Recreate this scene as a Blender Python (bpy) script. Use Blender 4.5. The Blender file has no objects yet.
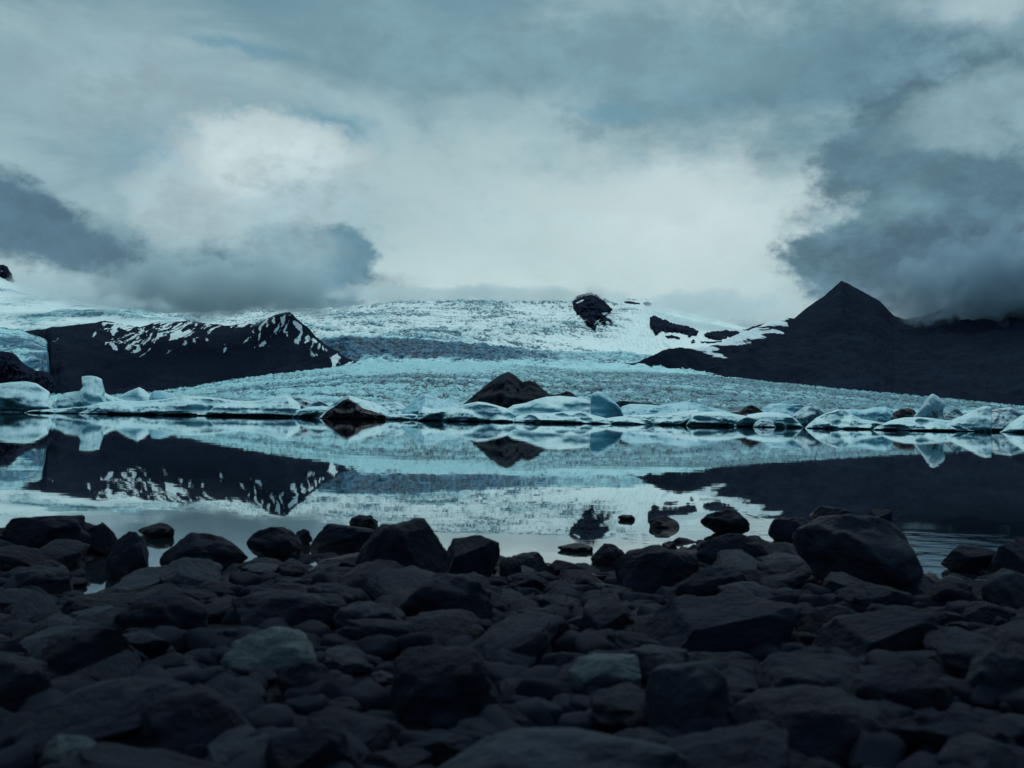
import bpy, math, random
import numpy as np
from mathutils import Matrix, Vector
from mathutils.geometry import delaunay_2d_cdt

random.seed(7)
rng = np.random.default_rng(11)
C = bpy.context.scene.collection
SC = bpy.context.scene
R = math.radians

# ------------------------------------------------------------------ camera
W, H = 1024, 768
LENS = 30.2
F = LENS / 36.0 * W
CAMH = 0.70
PITCH, ROLL = R(2.20), R(0.95)
rot = Matrix.Rotation(math.pi / 2 + PITCH, 3, 'X') @ Matrix.Rotation(ROLL, 3, 'Z')
ROT = np.array(rot)
cam_d = bpy.data.cameras.new('camera')
cam = bpy.data.objects.new('camera', cam_d)
C.objects.link(cam)
cam.matrix_world = Matrix.Translation((0, 0, CAMH)) @ rot.to_4x4()
cam_d.lens = LENS
cam_d.sensor_width = 36
cam_d.clip_start = 0.05
cam_d.clip_end = 60000
cam_d.dof.use_dof = True
cam_d.dof.focus_distance = 60
cam_d.dof.aperture_fstop = 5.0
SC.camera = cam


def ray(px, py):
    px = np.asarray(px, float); py = np.asarray(py, float)
    d = np.stack([(px - W / 2) / F, -(py - H / 2) / F, -np.ones_like(px * py)], -1)
    return d @ ROT.T


def pt(px, py, Y):
    """world point at forward distance Y seen at that place of the photograph"""
    d = ray(px, py)
    k = np.asarray(Y, float) / d[..., 1]
    p = d * k[..., None]
    p[..., 2] += CAMH
    return p


def project(P):
    q = (P - np.array([0, 0, CAMH])) @ ROT
    return W / 2 + F * q[..., 0] / -q[..., 2], H / 2 - F * q[..., 1] / -q[..., 2]


# ------------------------------------------------------------------ noise
_perm = np.random.default_rng(5).permutation(256)
_perm = np.concatenate([_perm, _perm, _perm])
_g3 = np.random.default_rng(6).normal(size=(256, 3))
_g3 /= np.linalg.norm(_g3, axis=1)[:, None]


def perlin(x, y, z=0.0):
    x, y, z = np.broadcast_arrays(np.asarray(x, float), np.asarray(y, float), np.asarray(z, float))
    xi, yi, zi = np.floor(x).astype(int), np.floor(y).astype(int), np.floor(z).astype(int)
    xf, yf, zf = x - xi, y - yi, z - zi
    u, v, w = [t * t * t * (t * (t * 6 - 15) + 10) for t in (xf, yf, zf)]
    out = 0
    for dx in (0, 1):
        for dy in (0, 1):
            for dz in (0, 1):
                h = _perm[_perm[_perm[(xi + dx) & 255] + ((yi + dy) & 255)] + ((zi + dz) & 255)]
                g = _g3[h]
                dot = g[..., 0] * (xf - dx) + g[..., 1] * (yf - dy) + g[..., 2] * (zf - dz)
                out = out + dot * (u if dx else 1 - u) * (v if dy else 1 - v) * (w if dz else 1 - w)
    return out * 1.5


def fbm(x, y, z=0.0, n=4, gain=0.5, ridged=False):
    a, s, o = 1.0, 0.0, 0.0
    for i in range(n):
        p = perlin(np.asarray(x) * 2 ** i + 17.3 * i, np.asarray(y) * 2 ** i + 5.1 * i, np.asarray(z) * 2 ** i + 3.7 * i)
        o = o + a * ((1 - 2 * np.abs(p)) if ridged else p)
        s += a
        a *= gain
    return o / s


def sstep(a, b, x):
    t = np.clip((x - a) / (b - a), 0, 1)
    return t * t * (3 - 2 * t)


# ------------------------------------------------------------------ object helpers
def tag(o, label=None, cat=None, group=None, kind=None):
    if label: o['label'] = label
    if cat: o['category'] = cat
    if group: o['group'] = group
    if kind: o['kind'] = kind
    return o


def mesh_obj(name, V, faces, mat, smooth=True, parent=None, attrs=None):
    me = bpy.data.meshes.new(name)
    V = np.ascontiguousarray(np.asarray(V, np.float32).reshape(-1, 3))
    Fc = np.asarray(faces, np.int32)
    k = Fc.shape[1]
    me.vertices.add(len(V)); me.vertices.foreach_set('co', V.ravel())
    me.loops.add(Fc.size); me.loops.foreach_set('vertex_index', Fc.ravel())
    me.polygons.add(len(Fc))
    me.polygons.foreach_set('loop_start', np.arange(0, Fc.size, k, dtype=np.int32))
    me.polygons.foreach_set('use_smooth', np.full(len(Fc), smooth))
    me.update(calc_edges=True)
    me.validate()
    for n, a in (attrs or {}).items():
        at = me.attributes.new(n, 'FLOAT', 'POINT')
        at.data.foreach_set('value', np.asarray(a, np.float32).ravel())
    if mat: me.materials.append(mat)
    o = bpy.data.objects.new(name, me)
    C.objects.link(o)
    if parent: o.parent = parent
    return o


def grid_faces(n, m, wrap=False):
    i, j = np.meshgrid(np.arange(n - 1), np.arange(m if wrap else m - 1), indexing='ij')
    a = i * m + j; b = i * m + (j + 1) % m
    return np.stack([a, b, b + m, a + m], -1).reshape(-1, 4)


def grid_obj(name, G, mat, attrs=None, smooth=True, flip=False):
    n, m = G.shape[:2]
    f = grid_faces(n, m)
    if flip: f = f[:, ::-1]
    return mesh_obj(name, G, f, mat, smooth, attrs=attrs)


# ------------------------------------------------------------------ materials
def new_mat(name):
    m = bpy.data.materials.new(name); m.use_nodes = True
    nt = m.node_tree
    return m, nt, nt.nodes['Principled BSDF']


def nd(nt, typ, **kw):
    n = nt.nodes.new(typ)
    for k, v in kw.items(): setattr(n, k, v)
    return n


def mixc(nt, fac, a, b, blend='MIX'):
    n = nt.nodes.new('ShaderNodeMix'); n.data_type = 'RGBA'; n.blend_type = blend
    for sock, v in ((n.inputs[0], fac), (n.inputs[6], a), (n.inputs[7], b)):
        if isinstance(v, bpy.types.NodeSocket): nt.links.new(v, sock)
        elif isinstance(v, (int, float)): sock.default_value = v
        else: sock.default_value = (*v, 1)
    return n.outputs[2]


def noise(nt, vec, scale, detail=4, rough=0.55, dist=0.0):
    n = nd(nt, 'ShaderNodeTexNoise')
    n.inputs['Scale'].default_value = scale; n.inputs['Detail'].default_value = detail
    n.inputs['Roughness'].default_value = rough; n.inputs['Distortion'].default_value = dist
    if vec is not None: nt.links.new(vec, n.inputs['Vector'])
    return n.outputs['Fac']


def mrange(nt, v, a, b, c=0.0, d=1.0, smooth=True):
    n = nd(nt, 'ShaderNodeMapRange')
    if smooth: n.interpolation_type = 'SMOOTHSTEP'
    n.inputs[1].default_value = a; n.inputs[2].default_value = b
    n.inputs[3].default_value = c; n.inputs[4].default_value = d
    nt.links.new(v, n.inputs[0])
    return n.outputs[0]


def mth(nt, op, a, b=None, c=None):
    n = nd(nt, 'ShaderNodeMath', operation=op)
    for i, v in enumerate((a, b, c)):
        if v is None: continue
        if isinstance(v, (int, float)): n.inputs[i].default_value = v
        else: nt.links.new(v, n.inputs[i])
    return n.outputs[0]


def scaled(nt, vec, s):
    n = nd(nt, 'ShaderNodeVectorMath', operation='MULTIPLY')
    nt.links.new(vec, n.inputs[0]); n.inputs[1].default_value = s
    return n.outputs[0]


def attr(nt, name):
    return nd(nt, 'ShaderNodeAttribute', attribute_name=name).outputs['Fac']


def bump(nt, bsdf, h, strength, dist):
    b = nd(nt, 'ShaderNodeBump'); b.inputs['Strength'].default_value = strength; b.inputs['Distance'].default_value = dist
    nt.links.new(h, b.inputs['Height']); nt.links.new(b.outputs[0], bsdf.inputs['Normal'])


def posn(nt): return nd(nt, 'ShaderNodeNewGeometry').outputs['Position']


def rock_mountain_mat():
    m, nt, b = new_mat('mountain_rock')
    p = posn(nt)
    n1 = noise(nt, scaled(nt, p, (.012, .012, .02)), 1.0, 8)
    col = mixc(nt, mrange(nt, n1, .3, .7), (.0145, .0205, .0350), (.0190, .0268, .0450))
    sn = attr(nt, 'snow')
    n2 = noise(nt, scaled(nt, p, (.05, .05, .08)), 1.0, 5)
    k = mrange(nt, mth(nt, 'ADD', sn, mth(nt, 'MULTIPLY', mth(nt, 'SUBTRACT', n2, .5), .55)), .46, .56)
    col = mixc(nt, k, col, (.70, .84, .86))
    nt.links.new(col, b.inputs['Base Color'])
    b.inputs['Roughness'].default_value = .9
    b.inputs['Specular IOR Level'].default_value = .0
    bump(nt, b, n2, .35, 10.0)
    return m


def glacier_mat(name, white, dirty, dark, scale, along=.12):
    """crevassed ice: white crust, bluish bare ice, dark crevasses drawn out along the flow"""
    m, nt, b = new_mat(name)
    p = posn(nt)
    cv = attr(nt, 'crevasse'); dt = attr(nt, 'dirt')
    ps = scaled(nt, p, (1, along, 1.0))
    n1 = noise(nt, ps, scale, 3, .65, .5)
    n2 = noise(nt, ps, scale * .33, 5, .6)
    c = mixc(nt, mrange(nt, mth(nt, 'ADD', dt, mth(nt, 'MULTIPLY', mth(nt, 'SUBTRACT', n2, .5), 1.3)), .2, .8), white, dirty)
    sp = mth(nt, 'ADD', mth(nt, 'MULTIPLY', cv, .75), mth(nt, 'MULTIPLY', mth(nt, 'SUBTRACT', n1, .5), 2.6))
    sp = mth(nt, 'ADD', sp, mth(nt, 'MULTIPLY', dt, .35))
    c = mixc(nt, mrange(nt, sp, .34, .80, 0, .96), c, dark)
    nt.links.new(c, b.inputs['Base Color'])
    b.inputs['Roughness'].default_value = .7
    b.inputs['Specular IOR Level'].default_value = .2
    return m


def ice_mat(name, snow, ice, dirt_amt=0.0, fine=1.0):
    m, nt, b = new_mat(name)
    tc = nd(nt, 'ShaderNodeNewGeometry')
    p = tc.outputs['Position']
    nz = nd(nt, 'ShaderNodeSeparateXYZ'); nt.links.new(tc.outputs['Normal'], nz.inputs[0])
    n1 = noise(nt, p, .9 * fine, 7, .62)
    n2 = noise(nt, scaled(nt, p, (.35, .35, 1.3)), 1.0 * fine, 4, .6, 1.0)
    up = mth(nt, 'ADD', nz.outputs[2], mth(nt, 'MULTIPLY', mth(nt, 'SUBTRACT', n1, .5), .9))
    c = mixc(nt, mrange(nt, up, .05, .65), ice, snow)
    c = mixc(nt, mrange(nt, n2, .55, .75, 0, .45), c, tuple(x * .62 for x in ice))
    if dirt_amt:
        n3 = noise(nt, p, .45, 8, .7)
        c = mixc(nt, mrange(nt, n3, .62 - .3 * dirt_amt, .70 - .2 * dirt_amt), c, (.016, .021, .028))
    nt.links.new(c, b.inputs['Base Color'])
    b.inputs['Roughness'].default_value = .5
    b.inputs['IOR'].default_value = 1.31
    if dirt_amt > .5: b.inputs['Specular IOR Level'].default_value = .1
    bump(nt, b, n1, .5, .5)
    return m


def stone_mat(name, lo, hi, rough, speck):
    m, nt, b = new_mat(name)
    tc = nd(nt, 'ShaderNodeTexCoord').outputs['Object']
    oi = nd(nt, 'ShaderNodeObjectInfo').outputs['Random']
    off = nd(nt, 'ShaderNodeVectorMath', operation='ADD')
    nt.links.new(tc, off.inputs[0])
    cmb = nd(nt, 'ShaderNodeCombineXYZ')
    for i in range(3): nt.links.new(mth(nt, 'MULTIPLY', oi, 37.0 + 11 * i), cmb.inputs[i])
    nt.links.new(cmb.outputs[0], off.inputs[1])
    v = off.outputs[0]
    n1 = noise(nt, v, 2.6, 8, .62, .4)
    n2 = noise(nt, v, 22, 4, .7)
    c = mixc(nt, oi, lo, hi)
    c = mixc(nt, mrange(nt, n1, .40, .68, 0, .8), c, tuple(x * 1.5 for x in hi))
    c = mixc(nt, mrange(nt, n2, .60, .74, 0, speck), c, tuple(x * 4 for x in hi))
    c = mixc(nt, mrange(nt, n2, .30, .42, .6, 0), c, tuple(x * .4 for x in lo))
    nt.links.new(c, b.inputs['Base Color'])
    nt.links.new(mrange(nt, n1, .3, .7, rough - .1, rough + .15), b.inputs['Roughness'])
    ps = nd(nt, 'ShaderNodeSeparateXYZ'); nt.links.new(posn(nt), ps.inputs[0])
    wet = mrange(nt, mth(nt, 'ADD', ps.outputs[2], mth(nt, 'MULTIPLY', mth(nt, 'SUBTRACT', n1, .5), .05)), .035, .055, 1, 0)
    old = b.inputs['Base Color'].links[0].from_socket
    nt.links.new(mixc(nt, mth(nt, 'MULTIPLY', wet, .6), old, tuple(x * .35 for x in lo)), b.inputs['Base Color'])
    nt.links.new(mth(nt, 'ADD', .06, mth(nt, 'MULTIPLY', wet, .10)), b.inputs['Specular IOR Level'])
    ro = b.inputs['Roughness'].links[0].from_socket
    nt.links.new(mth(nt, 'SUBTRACT', ro, mth(nt, 'MULTIPLY', wet, .3)), b.inputs['Roughness'])
    hh = mth(nt, 'ADD', n1, mth(nt, 'MULTIPLY', n2, .25))
    bump(nt, b, hh, .9, .06)
    return m


M_MTN = rock_mountain_mat()
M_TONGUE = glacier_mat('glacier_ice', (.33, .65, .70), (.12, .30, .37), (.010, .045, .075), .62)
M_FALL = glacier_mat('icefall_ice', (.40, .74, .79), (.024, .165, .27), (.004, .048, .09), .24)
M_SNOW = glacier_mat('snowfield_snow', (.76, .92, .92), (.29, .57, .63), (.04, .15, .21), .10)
M_ICE = ice_mat('berg_ice', (.47, .73, .77), (.11, .31, .38))
M_ICEB = ice_mat('blue_berg_ice', (.27, .58, .67), (.09, .29, .39))
M_ICEG = ice_mat('grey_berg_ice', (.38, .57, .63), (.12, .25, .32), .3)
M_ICED = ice_mat('debris_ice', (.016, .027, .040), (.008, .013, .020), .9)
m, nt, b = new_mat('rubble')
p = posn(nt)
n1 = noise(nt, p, .5, 8, .7); n2 = noise(nt, scaled(nt, p, (.3, .3, .9)), .5, 5, .6, 1.5)
nt.links.new(mixc(nt, mrange(nt, mth(nt, 'ADD', mth(nt, 'MULTIPLY', n1, .6), mth(nt, 'MULTIPLY', n2, .4)), .38, .66), (.013, .018, .030), (.046, .060, .078)), b.inputs['Base Color'])
b.inputs['Roughness'].default_value = .9; b.inputs['Specular IOR Level'].default_value = .05
bump(nt, b, n1, 1.0, 2.0)
M_RUB = m
M_STONE = stone_mat('shore_stone', (.0058, .0092, .0180), (.0092, .0142, .0262), .62, .12)
M_STONEP = stone_mat('pale_shore_stone', (.046, .066, .082), (.060, .084, .100), .62, .3)
M_STONEG = stone_mat('grey_shore_stone', (.0150, .0210, .0330), (.020, .0285, .0430), .58, .25)

# ------------------------------------------------------------------ water
m, nt, b = new_mat('lagoon_water')
p = posn(nt)
b.inputs['Base Color'].default_value = (.008, .014, .018, 1)
b.inputs['Roughness'].default_value = .015
b.inputs['IOR'].default_value = 1.333
b.inputs['Coat Weight'].default_value = 1.0
b.inputs['Coat Roughness'].default_value = .015
b.inputs['Coat IOR'].default_value = 1.333
w1 = noise(nt, scaled(nt, p, (.45, 1.0, 1)), .9, 3, .5)
w2 = noise(nt, scaled(nt, p, (.6, 1.0, 1)), 6.0, 2, .5)
px_ = nd(nt, 'ShaderNodeSeparateXYZ'); nt.links.new(p, px_.inputs[0])
# a patch by the shore on the right-hand side that a breath of wind ruffles
dx = mth(nt, 'MULTIPLY', mth(nt, 'SUBTRACT', px_.outputs[0], 2.3), .55)
dy = mth(nt, 'MULTIPLY', mth(nt, 'SUBTRACT', px_.outputs[1], 4.7), .9)
rr = mth(nt, 'SQRT', mth(nt, 'ADD', mth(nt, 'MULTIPLY', dx, dx), mth(nt, 'MULTIPLY', dy, dy)))
patch = mrange(nt, rr, 1.1, .35)
hh = mth(nt, 'ADD', mth(nt, 'MULTIPLY', w1, .0013), mth(nt, 'MULTIPLY', w2, mth(nt, 'ADD', .00007, mth(nt, 'MULTIPLY', patch, .0055))))
bump(nt, b, hh, 1.0, 1.0)
M_WATER = m
nt.links.new(nt.nodes['Bump'].outputs[0], b.inputs['Coat Normal'])
ys = np.concatenate([[-60], np.linspace(0, 40, 5), np.geomspace(60, 40000, 14)])
xs = np.concatenate([-np.geomspace(30000, 20, 12), [0], np.geomspace(20, 30000, 12)])
X, Y = np.meshgrid(xs, ys)
tag(grid_obj('water', np.stack([X, Y, np.zeros_like(X)], -1), M_WATER), kind='structure')


# ------------------------------------------------------------------ terrain from contours
def poly(px, pts):
    a = np.asarray(pts, float)
    return np.interp(px, a[:, 0], a[:, 1])


def terrain(cols, contours, nseg):
    """contours: (Y or polyline of Y, polyline of py | None, z when None) -> grid rows x cols x 3"""
    K = []
    for Yc, pl, z in contours:
        Yv = poly(cols, Yc) if isinstance(Yc, list) else np.full(len(cols), float(Yc))
        if pl is None:
            P = pt(cols, np.full(len(cols), 400.0), Yv)
            P[:, 2] = z if not callable(z) else z(K)
        else:
            P = pt(cols, poly(cols, pl), Yv)
        K.append(P)
    K = np.array(K)
    rows = []
    n = len(K)
    for k in range(n - 1):
        p0 = K[max(k - 1, 0)]; p1 = K[k]; p2 = K[k + 1]; p3 = K[min(k + 2, n - 1)]
        for u in np.linspace(0, 1, nseg[k], endpoint=(k == n - 2)):
            # monotone-limited cubic in z, linear in x and y
            s12 = p2[:, 2] - p1[:, 2]
            L1 = np.maximum(p1[:, 1] - p0[:, 1], 1e-3); L2 = np.maximum(p2[:, 1] - p1[:, 1], 1e-3); L3 = np.maximum(p3[:, 1] - p2[:, 1], 1e-3)
            m2 = s12 / L2
            ma = np.where(k > 0, (p1[:, 2] - p0[:, 2]) / L1, m2); mb = np.where(k < n - 2, (p3[:, 2] - p2[:, 2]) / L3, m2)
            d1 = np.where(ma * m2 > 0, 2 * ma * m2 / (ma + m2 + 1e-9), 0.0); d2 = np.where(mb * m2 > 0, 2 * mb * m2 / (mb + m2 + 1e-9), 0.0)
            h00 = 2 * u ** 3 - 3 * u ** 2 + 1; h10 = u ** 3 - 2 * u ** 2 + u; h01 = -2 * u ** 3 + 3 * u ** 2; h11 = u ** 3 - u ** 2
            P = p1 * (1 - u) + p2 * u
            P[:, 2] = h00 * p1[:, 2] + h10 * L2 * d1 + h01 * p2[:, 2] + h11 * L2 * d2
            rows.append(P)
    return np.array(rows)


def serac(G, sizes, amps, seed):
    """crevassed ice: sharp grooves between rounded blocks; returns lift and groove depth 0..1"""
    X, Y = G[..., 0], G[..., 1]
    wx = fbm(X / (sizes[0] * 3), Y / (sizes[0] * 3), seed + 9.1, 2) * sizes[0] * 1.2
    lift, groove = 0, 0
    for s, a in zip(sizes, amps):
        n = perlin((X + wx) / s, (Y * .7 - wx) / s, seed + s)
        bl = np.minimum(np.abs(n) * 2.6, 1.0)
        lift = lift + a * (bl - .5)
        groove = groove + a * (1 - bl)
    return lift, groove / sum(amps)


# lower glacier tongue
CREST = [(-40, 400), (60, 400), (150, 394), (200, 387.5), (230, 382), (260, 378), (300, 373), (350, 366.5), (420, 364), (500, 366), (560, 371), (640, 372), (690, 376), (760, 383), (860, 393), (940, 400.5), (1000, 406), (1070, 413)]
cols = np.linspace(-60, 1090, 1150)
G = terrain(cols, [(215, None, -1.5), (235, None, 2.2), (320, None, 5.5),
                   (560, [(x, y + 14 - 6 * abs(x - 500) / 560) for x, y in CREST], 0),
                   (900, CREST, 0),
                   (1120, [(x, y + (5 if x < 345 or x > 640 else -1.5)) for x, y in CREST], 0)], [8, 40, 160, 190, 70])
lift, groove = serac(G, (2.4, 5.0, 12.0), (.9, 1.5, 1.6), 3.0)
yy = G[..., 1]
sc_ = np.clip((yy - 205) / 140, 0.1, 1) * (0.6 + yy / 1000)
G[..., 2] += lift * sc_
band = fbm(G[..., 0] / 380, G[..., 1] / 46 + G[..., 0] / 900, 2.0, 4)
flow = fbm(G[..., 0] / 160 + .9 * G[..., 1] / 300, G[..., 1] / 22 - G[..., 0] / 260, 6.0, 3, .5, True)
band = band + .35 * (flow - .35)
dirt = np.clip(.55 + band * 1.5 + .25 * sstep(200, 600, G[..., 0] / yy * F + 512 - 200) - .15, 0, 1)
pxs, pys = project(G)
cl = poly(pxs, CREST)
bright = sstep(10, 1, np.abs(pys - cl - 1)) * sstep(320, 370, pxs) * sstep(560, 470, pxs) + .7 * sstep(5, 1, np.abs(pys - cl - 1 + 4)) * sstep(540, 580, pxs) * sstep(700, 650, pxs)
arcs = sstep(.25, .75, fbm(G[..., 0] / 260, (G[..., 1] - .35 * np.abs(G[..., 0] + 60)) / 34, 7.7, 3, .5, True))
leftish = sstep(430, 300, pxs)
calm = np.clip(.6 * bright + .45 * arcs * leftish + .12 * arcs, 0, .8)
dirt = np.clip((dirt + .10) * (1 - calm) - .2 * calm, 0, 1)
groove = groove * (1 - .8 * calm)
G[..., 2] -= lift * sc_ * .6 * calm
tag(grid_obj('glacier', G, M_TONGUE, {'crevasse': np.clip(groove * 2.0 - .30, 0, 1), 'dirt': dirt}), kind='structure')
GT = G

# icefall step
cols = np.linspace(230, 760, 600)
L3 = [(200, 400), (300, 392), (325, 380), (345, 362), (380, 360), (430, 359), (500, 361), (560, 363), (620, 361), (680, 370), (780, 386)]
L4 = [(200, 372), (270, 356), (300, 341), (350, 337), (400, 338.5), (450, 342), (500, 347), (540, 351), (580, 354), (620, 352.5), (650, 357), (680, 366), (780, 386)]
G = terrain(cols, [(1060, [(x, y + (22 if x < 345 else 7)) for x, y in CREST], 0), (1300, L3, 0), (1620, L4, 0), (1900, [(x, y + 1.5) for x, y in L4], 0)], [70, 170, 50])
lift, groove = serac(G, (8, 17, 40), (3, 4.5, 5), 13.0)
t = sstep(1150, 1350, G[..., 1])
G[..., 2] += lift * (.25 + .6 * t)
u = (G[..., 1] - 1300) / 320
pxs, pys = project(G)
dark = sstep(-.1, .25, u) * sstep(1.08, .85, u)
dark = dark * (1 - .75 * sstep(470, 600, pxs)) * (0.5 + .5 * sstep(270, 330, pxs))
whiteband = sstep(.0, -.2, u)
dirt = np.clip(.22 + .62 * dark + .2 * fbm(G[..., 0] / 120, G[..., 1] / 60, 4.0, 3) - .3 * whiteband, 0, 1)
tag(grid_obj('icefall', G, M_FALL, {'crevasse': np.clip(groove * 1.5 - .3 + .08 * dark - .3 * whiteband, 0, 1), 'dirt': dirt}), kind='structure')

# upper snowfield to the skyline
cols = np.linspace(150, 900, 900)
SKY = [(150, 316), (250, 312), (300, 310), (335, 309.5), (370, 306), (400, 303), (430, 300.5), (470, 301.5), (520, 302), (560, 300.5), (576, 299), (586, 295.5), (592, 294), (600, 297.5), (612, 302), (625, 301), (645, 300), (662, 304), (690, 314), (715, 321), (745, 329), (800, 326), (900, 330)]
G = terrain(cols, [(1800, [(x, y + 3) for x, y in L4], 0),
                   (2500, [(150, 335), (300, 331), (400, 332), (500, 337), (560, 343), (620, 348), (660, 352), (700, 352), (800, 360), (900, 365)], 0),
                   (3500, [(150, 323), (300, 319), (400, 316), (500, 318), (560, 322), (620, 326), (660, 330), (700, 336), (800, 345), (900, 350)], 0),
                   (4800, SKY, 0), (6200, [(x, y + 12) for x, y in SKY], 0)], [130, 150, 150, 40])
pxs, pys = project(G)
lift, groove = serac(G, (13, 30, 75), (6, 10, 13), 23.0)
big = fbm(G[..., 0] / 420, G[..., 1] / 300, 8.0, 4)
smooth_right = sstep(600, 640, pxs + .9 * (pys - 330))      # the smooth white slope below the rocks
calm = np.clip(1 - smooth_right, .06, 1) * np.clip(.75 + 1.6 * big, .15, 1)
G[..., 2] += lift * .8 * calm + big * 22
ux_ = (pxs - 592) + .35 * (pys - 300); run = fbm(ux_ / 4.5 - (pys - 300) / 5, (pys - 300) / 14, 5.5, 4, .55, True)
run = sstep(.25, .7, run) * smooth_right * sstep(700, 660, pxs) * sstep(296, 304, pys)
G[..., 2] -= 6 * run
dirt = np.clip((.30 + big * 1.2) * calm + .30 * run, 0, 1)  # runnel streaks are painted shading of the slope's relief, added to the dirt
tag(grid_obj('snowfield', G, M_SNOW, {'crevasse': np.clip((groove * 2.2 - .35) * calm, 0, 1), 'dirt': dirt}), kind='structure')
GS = G; GSx, GSy = project(GS)


def surf_y(px, py):
    """distance of the snowfield where it is seen at px, py"""
    j = int(np.clip(np.argmin(np.abs(GSx[0] - px)), 0, GS.shape[1] - 1))
    colp = GSy[:430, j]
    below = np.where(colp <= py)[0]
    k = below[0] if len(below) else int(np.argmin(colp))
    return GS[k, j, 1]


# far snow slopes at the edge of the picture, left of the hill
cols = np.linspace(-90, 230, 420)
G = terrain(cols, [(2300, [(-90, 352), (0, 350), (60, 345), (230, 345)], 0),
                   (2900, [(-90, 318), (0, 319), (40, 322), (110, 322), (230, 326)], 0),
                   (3900, [(-90, 298), (0, 297), (30, 300), (110, 309), (170, 317), (230, 322)], 0),
                   (4700, [(-90, 250), (-30, 262), (0, 272), (18, 284), (40, 291), (70, 297), (110, 309), (170, 317), (230, 321)], 0),
                   (5600, [(-90, 270), (0, 285), (60, 300), (230, 328)], 0)], [60, 80, 80, 30])
lift, groove = serac(G, (24, 55, 130), (5, 9, 12), 33.0)
big = fbm(G[..., 0] / 300, G[..., 1] / 240, 18.0, 4)
calm = np.clip(.45 + 1.6 * big, .05, 1)
G[..., 2] += lift * .6 * calm + big * 22
tag(grid_obj('snow_slope', G, M_SNOW, {'crevasse': np.clip((groove * 1.4 - .35) * calm, 0, 1), 'dirt': np.clip(.35 + big * 1.6, 0, 1)}), kind='structure')

# small side glacier coming down beside the hill
cols = np.linspace(-90, 62, 260)
G = terrain(cols, [(1020, [(-90, 400), (0, 399), (30, 397), (62, 396)], 0),
                   (1080, [(-90, 378), (20, 377), (32, 376), (41, 374.5), (44, 392), (62, 402)], 0),
                   (1200, [(-90, 352), (0, 352), (30, 350), (43, 353), (47, 353), (49.5, 385), (62, 402)], 0),
                   (1450, [(-90, 329), (0, 332), (20, 335), (34, 340), (46, 347), (50, 352), (56, 352), (62, 390)], 0), (1520, [(-90, 325), (0, 328), (20, 330), (34, 335), (50, 343), (57, 347), (59, 375), (62, 390)], 0),
                   (1750, [(-90, 335), (0, 335), (55, 352), (59, 385), (62, 395)], 0)], [20, 60, 100, 30, 30])
lift, groove = serac(G, (7, 15, 34), (2, 3, 4), 43.0)
big = fbm(G[..., 0] / 120, G[..., 1] / 90, 28.0, 4)
G[..., 2] += lift * .5
tag(grid_obj('side_glacier', G, M_FALL, {'crevasse': np.clip(groove * 1.3 - .3, 0, 1), 'dirt': np.clip(.55 + big * 1.6, 0, 1)}), kind='structure')


# ------------------------------------------------------------------ dark mountains
def rock_noise(G, ridge_row, amp, scale, seed):
    X, Y = G[..., 0], G[..., 1]
    n = fbm(X / scale, Y / (scale * 1.6), seed, 6, .55, True)
    fine = fbm(X / 14, Y / 40, seed + 3, 3)
    k = np.abs(np.arange(G.shape[0]) - ridge_row) / ridge_row
    k = .18 + .82 * np.clip(k * 2.2, 0, 1)
    G[..., 2] += amp * (n - .25) * k[:, None] + fine * 1.5
    return n


# hill on the far shore, dark with snow streaks
RIDGE = [(-40, 345), (10, 336), (31, 332), (60, 331.5), (86, 327.5), (104, 324.5), (120, 326.5), (140, 331), (151, 327.5), (172, 325), (193, 323.5), (224, 328.5), (240, 326), (255, 325), (272, 318.5), (283, 314), (290, 312.5), (298, 321), (316, 338), (334, 352.5), (352, 360.5), (366, 368), (380, 376)]
cols = np.linspace(-40, 378, 840)
G = terrain(cols, [([(-40, 1150), (300, 1150), (378, 1130)], None, -6.0),
                   ([(-40, 1400), (250, 1400), (378, 1180)], [(-40, 404), (34, 402), (39, 391), (42, 378), (46, 370), (47, 361), (51, 352), (62, 350), (85, 358), (110, 364)] + [(x, y + .50 * (404 - y)) for x, y in RIDGE if x > 118], 0),
                   ([(-40, 1800), (200, 1800), (290, 1560), (350, 1300), (378, 1220)], RIDGE, 0),
                   (2500, [(x, y + 25) for x, y in RIDGE], 0)], [100, 150, 40])
n = rock_noise(G, 250, 26, 110, 51.0)
pxs, pys = project(G)
below = pys - poly(pxs, RIDGE)
st = fbm(G[..., 0] / 11 + G[..., 2] / 24 + 1.2 * perlin(G[..., 0] / 40, G[..., 2] / 30, 3.3), G[..., 2] / 26, 61.0, 5)
sn = .27 + st * 1.15 - .16 * sstep(4, 26, below) - .5 * sstep(22, 34, below)
sn += .20 * sstep(90, 130, pxs) * sstep(215, 170, pxs) + .13 * sstep(252, 270, pxs) - .22 * sstep(110, 70, pxs)
sn -= .25 * sstep(3, 0, below) * sstep(250, 280, pxs)
k = np.arange(G.shape[0]); sn[k < 40] = 0
tag(grid_obj('hill', G, M_MTN, {'snow': sn}), kind='structure')

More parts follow.
